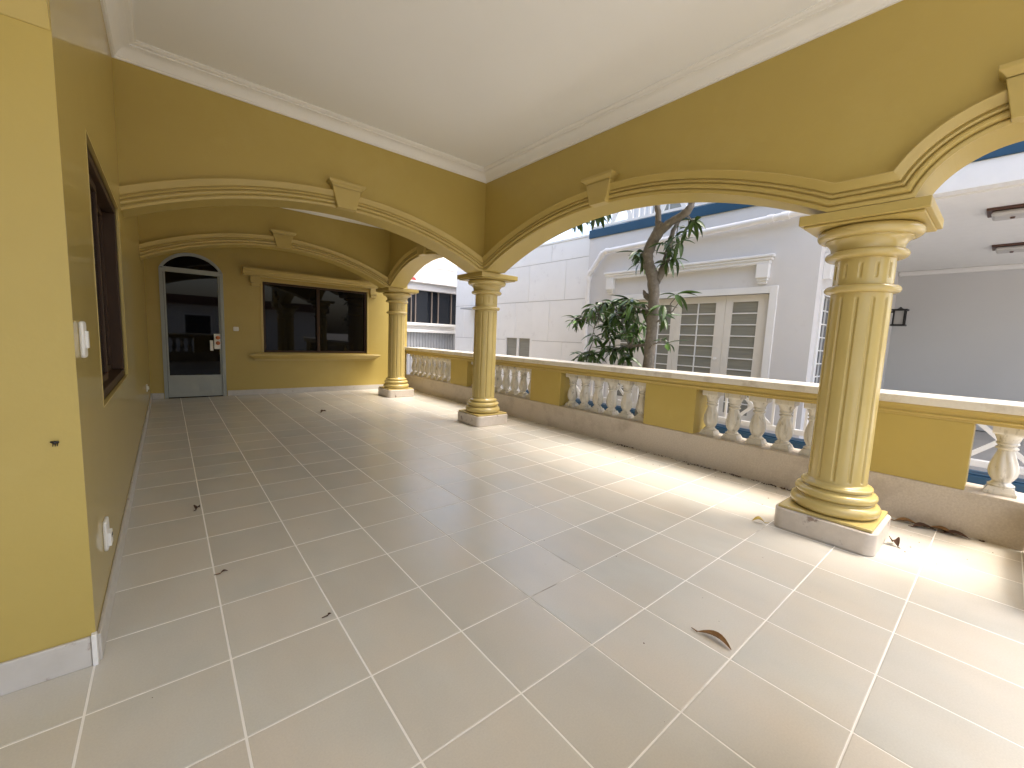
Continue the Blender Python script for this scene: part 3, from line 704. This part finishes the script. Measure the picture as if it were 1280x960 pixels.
# ------------------------------------------------------------------ white panelled building further along
XG = 18.35
pb_ = thing('panelled_building', 'white panelled building beyond the house with small windows', 'building', (20, 17, -.5))
GY0, GY1 = 10.34, 23.95; GZ = 8.85
wins = [(14.9, 17.55, 1.2, 3.40), (20.1, 21.45, 1.0, 5.05)]
mb = MB(); wall_grid(mb, XYZ_y, XG+.03, XG+1.0, GY0, GY1, -.5, GZ, wins)
mb.box(XG+.02, 30, GY1-.5, GY1, -.5, GZ)
mb.box(XG+1.0, 30, GY0, GY1-.5, -.5, GZ-.01).build('wall', M['joint'], pb_)
zl = [-.5, .72, 3.14, 5.56, 7.82, GZ]
for i in range(len(zl)-1):
    z0, z1 = zl[i]+.018, zl[i+1]-.018
    y = GY0; off = 1.9 if i % 2 else 3.1
    seg = [GY0]
    while y+off < GY1-.4: y += off; seg.append(y); off = 3.1
    seg.append(GY1)
    for a, b in zip(seg[:-1], seg[1:]):
        # clip panels around windows
        parts = [(a+.012, b-.012, z0, z1)]
        for (wa, wb, wz0, wz1) in wins:
            new = []
            for (pa, pb2, pz0, pz1) in parts:
                if pb2 <= wa or pa >= wb or pz1 <= wz0 or pz0 >= wz1: new.append((pa, pb2, pz0, pz1)); continue
                if pa < wa: new.append((pa, wa, pz0, pz1))
                if pb2 > wb: new.append((wb, pb2, pz0, pz1))
                ma, mb2 = max(pa, wa), min(pb2, wb)
                if pz0 < wz0: new.append((ma, mb2, pz0, wz0))
                if pz1 > wz1: new.append((ma, mb2, wz1, pz1))
            parts = new
        for (pa, pb2, pz0, pz1) in parts:
            if pb2-pa > .05 and pz1-pz0 > .05:
                MB().box(XG, XG+.028, pa, pb2, pz0, pz1).build('panel', M['panel'], pb_)
MB().box(XG-.03, XG+1, GY0, GY1+.03, GZ+.001, GZ+.12).build('parapet_cap', M['ntrim'], pb_, bevel=.01)
for (a, b, z0, z1) in wins:
    f_ = MB().box(XG-.02, XG+.15, a, a+.14, z0, z1).box(XG-.02, XG+.15, b-.14, b, z0, z1).box(XG-.02, XG+.15, a+.14, b-.14, z1-.14, z1).box(XG-.02, XG+.15, a+.14, b-.14, z0, z0+.14)
    m_ = (a+b)/2
    f_ = f_.box(XG+.0, XG+.13, m_-.10, m_+.10, z0+.14, z1-.14).build('window', M['ntrim'], pb_, bevel=.012)
    MB().box(XG+.08, XG+.1, a+.14, m_-.10, z0+.14, z1-.14).build('pane', M['blind'], f_)
    MB().box(XG+.08, XG+.1, m_+.10, b-.14, z0+.14, z1-.14).build('pane', M['blind'], f_)
MB().box(XG-.9, XG, 19.9, 21.9, 5.22, 5.34).build('window_canopy', M['sheet'], pb_, bevel=.02)

# ------------------------------------------------------------------ glazed building closing the gap
gb = thing('glazed_building', 'white building with dark tinted glazing over corrugated sheeting at the far end', 'building', (14, 27, -.5))
YG = 26.0
MB().box(8, 24, YG+.05, YG+6, -.5, 3.4).box(8, 24, YG+.15, YG+6, 3.401, 4.18).build('wall', M['nwall'], gb)
MB().box(8, 19.6, YG-.2, YG+.149, 3.40, 3.62).box(8, 19.6, YG-.1, YG+.149, 3.95, 4.15).build('ledge', M['ntrim'], gb, bevel=.02)
sh = MB(); xa = 8.0
sp_ = []
while xa < 19.6:
    sp_ += [(xa, YG-.02), (xa+.10, YG-.02), (xa+.14, YG+.04), (xa+.22, YG+.04)]; xa += .26
vs = [(x, y, z) for z in (-.5, 3.398) for x, y in sp_]; n = len(sp_)
sh.add(vs, [(i, i+1, n+i+1, n+i) for i in range(n-1)]).build('corrugated_sheet', M['sheet'], gb)
MB().box(8, 24, YG+.3, YG+6, 4.181, 6.75).build('dark_glazing', M['darkpane'], gb)
for x in (10.2, 12.0, 13.8, 15.62, 16.0, 17.45, 18.05, 19.3):
    MB().box(x-.04, x+.04, YG+.18, YG+.30, 4.181, 6.75).build('mullion', M['alu'], gb)
MB().box(8, 24, YG-.05, YG+6, 6.751, 7.30).box(8, 24, YG-.3, YG+6, 7.301, 7.42).build('parapet', M['nwall'], gb, bevel=.02)
MB().box(10, 24, YG+3, YG+9, 7.421, 10.6).build('upper_wall', M['panel'], gb)
up_ = MB().box(18.2, 19.9, YG+2.9, YG+3.1, 9.4, 12).build('upper_window', M['joint'], gb)
MB().box(18.35, 19.75, YG+2.85, YG+2.9, 9.55, 11.85).build('pane', M['nwall'], up_)
MB().box(16.8, 21, YG+2.0, YG+3, 8.6, 9.0).box(18, 21, YG+1.8, YG+3, 9.0, 9.1).build('balcony', M['nwall'], gb)
MB().tube([(17.6, YG+2.8, 7.4), (17.6, YG+2.8, 13)], .08, 8).build('drain_pipe', M['pvc'], gb)
rt_ = MB()
rt_.prism([(15.35, 7.42), (15.85, 7.42), (15.7, 7.62), (15.2, 7.72)], lambda a, b, d: (a, d, b), YG-.25, YG+.4)
tag(rt_.build('ridge_tile', M['red'], bevel=.02), 'faded red roof tile end on the parapet of the glazed building', 'tile')
ac = thing('air_conditioner', 'outdoor air conditioner unit on the parapet of the glazed building', 'air conditioner', (16.4, YG+.6, 7.42))
MB().box(15.8, 17.3, YG+.4, YG+1.0, 7.55, 8.75).build('casing', M['plastic'], ac, bevel=.04)
MB().tube([(16.35, YG+.42, 8.15), (16.35, YG+.37, 8.15)], [.48, .48], 24).build('fan_grille', M['joint'], ac)
MB().box(15.9, 16.0, YG+.4, YG+1, 7.421, 7.549).box(17.1, 17.2, YG+.4, YG+1, 7.421, 7.549).build('bracket', M['black'], ac)
# house across the drive, seen mirrored in the door and window
oh = thing('opposite_house', 'dark roofed house across the drive behind the camera', 'house', (2, -30, -.5))
MB().box(-14, 20, -40, -30, -.5, 6).build('wall', M['greywall'], oh)
MB().box(-15, 21, -41, -29, 6.002, 7.2).build('roof', M['wood'], oh)
for x in (-8, -2, 4, 10):
    f_ = MB().box(x-1.6, x+1.6, -30.0, -29.9, 1.2, 4.8).build('window', M['ntrim'], oh)
    MB().box(x-1.4, x+1.4, -29.9, -29.86, 1.4, 4.6).build('pane', M['darkpane'], f_)
# ------------------------------------------------------------------ mango tree
tr = thing('mango_tree', 'mango tree with a bare forked trunk between the balustrade and white house', 'tree', (13.5, 3.7, -.55))
T = 13.5
def limb(pts, rads, name='limb', n=12):
    # subdivide and wobble
    P_ = [Vector(q) for q in pts]; out = []; rr = []
    for i in range(len(P_)-1):
        for k in range(5):
            u = k/5
            p0 = P_[max(i-1, 0)]; p1 = P_[i]; p2 = P_[i+1]; p3 = P_[min(i+2, len(P_)-1)]
            q = .5*((2*p1)+(p2-p0)*u+(2*p0-5*p1+4*p2-p3)*u*u+(3*p1-p0-3*p2+p3)*u**3)
            out.append(q+Vector((random.uniform(-1, 1), random.uniform(-1, 1), 0))*.018)
            rr.append(.8*(rads[i]+(rads[i+1]-rads[i])*u)*random.uniform(.93, 1.08))
    out.append(P_[-1]); rr.append(.8*rads[-1])
    return MB().tube(out, rr, n).build(name, M['bark'], tr, smooth=60)
limb([(T, 3.75, -.55), (T, 3.55, 1.2), (T, 3.50, 2.44), (T, 3.47, 4.05), (T, 3.49, 4.9), (T, 3.60, 5.5), (T, 3.80, 6.0), (T, 3.80, 6.5), (T, 3.52, 6.98), (T, 3.36, 7.25)], [.36, .29, .235, .225, .23, .245, .22, .22, .235, .2], 'trunk')
limb([(T, 3.50, 7.05), (T, 3.55, 7.5), (T, 3.62, 7.9), (T+.1, 3.70, 8.6), (T, 3.9, 9.6)], [.15, .12, .11, .1, .06])
limb([(T, 3.42, 7.0), (T-.1, 3.0, 7.2), (T-.1, 2.5, 7.42), (T-.05, 2.36, 7.75), (T, 2.3, 8.5), (T, 2.2, 9.5)], [.18, .16, .155, .11, .09, .06])
limb([(T+.05, 3.5, 5.35), (T+.2, 3.35, 5.75), (T+.3, 3.28, 6.3), (T+.35, 3.2, 6.9), (T+.4, 3.0, 7.5)], [.2, .16, .13, .10, .05])
limb([(T, 3.56, 4.75), (T-.05, 3.75, 4.88), (T-.08, 3.86, 5.06)], [.17, .12, .03], 'branch_stub')
limb([(T, 3.6, 4.3), (T+.1, 4.1, 4.35), (T+.1, 4.8, 4.2), (T, 5.8, 4.1), (T, 6.5, 4.05)], [.09, .07, .055, .04, .02])
limb([(T, 3.6, 3.2), (T+.1, 4.3, 3.1), (T, 5.2, 2.9), (T, 6.2, 2.75)], [.08, .06, .045, .02])
limb([(T, 3.4, 3.9), (T+.05, 3.05, 4.15), (T+.1, 2.8, 4.35), (T+.1, 2.55, 4.75)], [.05, .035, .025, .012])
limb([(T, 3.55, 3.0), (T-.3, 3.2, 3.2), (T-.3, 2.9, 3.3)], [.05, .035, .02])
limb([(T, 3.9, 9.4), (T, 5, 8.9), (T, 6, 8.3), (T, 7, 8.0)], [.07, .05, .04, .02])
# leaves
def leaf_mesh(L_, W_, droop, fold):
    mb = MB(); n = 6; prof = [.15, .75, 1.0, .92, .62, .02]; vs = []
    for i in range(n):
        u = i/(n-1); x = L_*u; z = -droop*L_*u*u
        w_ = W_*prof[i]
        vs += [(x, -w_, z+fold*w_), (x, 0, z), (x, w_, z+fold*w_)]
    fs = []
    for i in range(n-1):
        b = 3*i; fs += [(b, b+3, b+4, b+1), (b+1, b+4, b+5, b+2)]
    mb.add(vs, fs); return mb
variants = [leaf_mesh(.72, .085, .35, .35), leaf_mesh(.62, .08, .6, .3), leaf_mesh(.8, .09, .2, .4), leaf_mesh(.55, .075, .45, .45)]
clusters = []   # centre (dx,y,z), leaf count
def cl(y, z, n=9, dx=0.0, spread=.18, size=1.0): clusters.append((T+dx, y, z, n, spread, size))
for (y, z) in ((6.95, 4.15), (6.6, 4.25), (6.2, 4.35), (5.85, 4.55), (5.55, 4.70), (5.2, 4.72), (4.85, 4.65), (4.45, 4.75), (5.4, 4.25), (5.0, 4.2), (4.6, 4.1), (4.2, 4.3), (4.0, 3.9), (4.3, 3.55), (4.7, 3.6), (5.0, 3.75), (4.1, 3.3), (4.5, 3.1), (4.9, 3.0), (5.3, 2.95), (5.75, 2.75), (6.2, 2.7), (6.6, 2.72), (5.2, 3.4), (4.6, 2.75), (5.9, 3.35), (5.5, 3.8), (3.95, 4.6)):
    cl(y, z, 9, random.uniform(-.35, .35), size=.85)
    cl(y+random.uniform(-.25, .25), z+random.uniform(-.2, .2), 6, random.uniform(-.4, .4), size=.75)
for (y, z) in ((3.05, 4.5), (3.0, 4.15), (2.95, 3.3), (2.62, 4.85)):
    cl(y, z, 7, random.uniform(-.2, .3), size=.85)
for (y, z) in ((3.1, 6.35), (3.0, 6.1), (3.2, 6.6), (2.85, 6.75), (2.55, 6.95), (2.3, 7.1), (2.7, 6.5), (3.15, 5.95), (4.15, 6.3), (4.35, 6.45), (4.0, 6.35), (4.2, 6.1)):
    cl(y, z, 8, random.uniform(-.1, .4), size=.8)
for (y, z) in ((7.2, 8.05), (6.9, 8.1), (6.4, 8.2), (6.1, 8.2), (5.8, 8.3), (6.2, 8.5), (6.6, 8.45)):
    cl(y, z, 9, random.uniform(-.2, .2))
for k in range(26):   # upper crown, above the arch
    cl(random.uniform(1.2, 5.8), random.uniform(9.0, 11.6), 10, random.uniform(-1.3, 1.3), .3)
leaves = []; tw = MB()
limbpts = [(T, 3.5, 4.3), (T+.1, 4.8, 4.2), (T, 5.8, 4.1), (T, 4.3, 3.1), (T, 5.2, 2.9), (T, 6.2, 2.75), (T+.3, 3.28, 6.3), (T, 3.8, 6.4), (T, 6, 8.3), (T, 6.8, 8.05), (T+.1, 2.9, 4.3), (T-.3, 2.95, 3.3), (T, 2.3, 8.8), (T, 3.8, 9.2), (T, 5, 8.9), (T+.4, 3, 7.4), (T-.1, 2.6, 7.35)]
for (x, y, z, n, sp2, size) in clusters:
    c0 = Vector((x, y, z)); b_ = min(limbpts, key=lambda q: (Vector(q)-c0).length)
    mid = (Vector(b_)+c0)/2+Vector((random.uniform(-.1, .1), random.uniform(-.1, .1), random.uniform(-.02, .12)))
    tw.tube([b_, mid, c0], [.028, .02, .012], 5)
    a0 = random.uniform(0, 6.28)
    for k in range(n):
        a = a0+k*2.4+random.uniform(-.3, .3); tilt = random.uniform(-.55, 1.0)
        leaves.append((c0+Vector((random.uniform(-1, 1), random.uniform(-1, 1), random.uniform(-.6, .5)))*sp2*.4, a, tilt, random.uniform(-.6, .6), size*random.uniform(.75, 1.15)))
t_ = tw.build('twigs', M['bark'], tr, smooth=60); t_['kind'] = 'stuff'
vis = [l for l in leaves if l[0].z < 8.7]; hid = [l for l in leaves if l[0].z >= 8.7]
random.shuffle(vis)
vme = []
for v in variants:
    o = v.build('leaf', M['leaf'], tr, origin=(0, 0, 0), smooth=60); vme.append(o.data); bpy.data.objects.remove(o)
fol = MB()
def leafmat(l): return Matrix.Translation(l[0]) @ Matrix.Rotation(l[1], 4, 'Z') @ Matrix.Rotation(l[2], 4, 'Y') @ Matrix.Rotation(l[3], 4, 'X') @ Matrix.Scale(l[4], 4)
base = wloc(tr)
for i, l in enumerate(vis+hid):
    mtx = leafmat(l)
    if i < 290:
        o = bpy.data.objects.new('leaf', vme[i % 4]); COL.objects.link(o); o.parent = tr
        mm_ = mtx.copy(); mm_.translation = (l[0]-Vector(base))*S
        o.matrix_local = mm_; o['o3'] = list(l[0])
    else:
        v = variants[i % 4]; fol.add([tuple(mtx @ Vector(q)) for q in v.v], v.f)
o = fol.build('foliage', M['leaf'], tr, smooth=60); o['kind'] = 'stuff'
# low shrub seen through the balusters
shb = thing('shrub', 'small green shrub on the ground behind the balusters', 'shrub', (13.6, 3.9, -.5))
sm = MB(); st = MB()
for k in range(26):
    a = random.uniform(0, 6.28); r = random.uniform(.1, .5); top = Vector((13.6+r*math.cos(a), 3.3+r*math.sin(a), random.uniform(.5, 1.15)))
    st.tube([(13.6, 3.3, -.5), top], [.03, .015], 5)
    for q in range(5):
        v = variants[q % 4]; mtx = Matrix.Translation(top) @ Matrix.Rotation(q*1.3+a, 4, 'Z') @ Matrix.Rotation(random.uniform(-.4, .7), 4, 'Y') @ Matrix.Scale(.5, 4)
        sm.add([tuple(mtx @ Vector(w_)) for w_ in v.v], v.f)
o = sm.build('foliage', M['leaf'], shb, smooth=60); o['kind'] = 'stuff'
st.build('stem', M['bark'], shb)

# ------------------------------------------------------------------ fallen leaves and litter on the floor
def curled_leaf(name, label, x, y, ang, L_, W_, curl, material, z=.0, lift=.05):
    mb = MB(); n = 9; vs = []
    for i in range(n):
        u = i/(n-1); w_ = W_*math.sin(math.pi*min(1, u*.96+.02))**.75
        px = L_*(u-.5); zz = z+lift*math.sin(math.pi*u)+.012; bend = .16*L_*math.sin(math.pi*u)
        for q, cz in ((-1, curl), (-.5, curl*.25), (0, 0), (.5, curl*.25), (1, curl)):
            vs.append((px, bend+w_*q, zz+cz*w_))
    fs = [(5*i+j, 5*i+5+j, 5*i+6+j, 5*i+1+j) for i in range(n-1) for j in range(4)]
    ca, sa = math.cos(ang), math.sin(ang)
    vs = [(x+a*ca-b*sa, y+a*sa+b*ca, c_) for a, b, c_ in vs]
    mb.add(vs, fs)
    mb.tube([vs[2], (x-(L_/2+.07)*ca, y-(L_/2+.07)*sa, z+.02)], [.008, .005], 5)
    return tag(mb.build(name, material, smooth=50), label, 'leaf')
curled_leaf('fallen_leaf', 'large curled brown leaf lying alone on the open tiles in front', 5.12, -2.78, math.radians(-88), .36, .042, .8, M['dryleaf'], lift=.02)
curled_leaf('fallen_leaf', 'small yellow leaf leaning against the left corner of the near column plinth', 8.98, -1.86, math.radians(120), .20, .06, .6, M['yleaf'], lift=.06)
curled_leaf('fallen_leaf', 'dark crumpled leaf at the right corner of the near column plinth', 10.0, -3.62, math.radians(30), .18, .07, 1.0, M['debris'], lift=.07)
curled_leaf('fallen_leaf', 'small dark dry leaf on the tiles near the side wall', .94, 4.3, math.radians(60), .10, .045, .9, M['debris'], lift=.03)
curled_leaf('fallen_leaf', 'thin dark leaf bit on the tiles nearer the camera beside the wall', 1.10, 1.75, math.radians(10), .085, .022, .5, M['debris'], lift=.01)
curled_leaf('fallen_leaf', 'tiny dark leaf bit beside the grout crossing on the left half of the floor', 1.94, .10, math.radians(15), .045, .018, .5, M['debris'], lift=.0)
curled_leaf('fallen_leaf', 'dark dry leaf bits far down the terrace floor before the window', 5.3, 12.6, math.radians(40), .3, .06, .8, M['debris'], lift=.03)
for k, (x, y, a) in enumerate(((11.40, -3.60, -75), (11.36, -3.85, -60), (11.46, -4.05, -95), (11.42, -4.25, -80))):
    curled_leaf('fallen_leaf', ('dry brown leaf at the left end of the pile against the kerb', 'crumpled brown leaf second from the left in the pile against the kerb', 'crumpled brown leaf third in the pile against the kerb', 'flat brown leaf at the right end of the pile against the kerb')[k], x, y, math.radians(a), .34, .085, .45, M['debris'] if k % 2 else M['dryleaf'], lift=.025)
db = MB()
def bit(x, y, r):
    a = random.uniform(0, 6.28); z = .003
    vs = []
    for k in range(5):
        q = a+k*1.257; rr = r*random.uniform(.4, 1.3); vs.append((x+rr*math.cos(q), y+rr*math.sin(q), z+random.uniform(0, .6)*r))
    vs.append((x, y, z+r*.8)); db.add(vs, [(k, (k+1) % 5, 5) for k in range(5)])
for k in range(110): bit(XB-.015-abs(random.gauss(0, .05)), random.uniform(-4.6, 2.6), random.uniform(.008, .028))
for k in range(90): bit(XB-.02-abs(random.gauss(0, .06)), random.choice((.4, -.3, -1.3, -1.6, 2.9))+random.gauss(0, .22), random.uniform(.015, .04))
for k in range(40): bit(random.uniform(9.6, 11.5), random.uniform(-4.8, 2.5), random.uniform(.006, .02))
for k in range(45): bit(random.uniform(.3, 11), random.uniform(-3.5, 12), random.uniform(.004, .010))
for k in range(20): bit(11.5-abs(random.gauss(0, .05)), random.uniform(3, 16), random.uniform(.012, .03))
tag(db.build('leaf_litter', M['debris']), 'scattered dark leaf crumbs along the foot of the balustrade', 'leaf litter', kind='stuff')
for o in bpy.data.objects:
    if 'o3' in o: del o['o3']
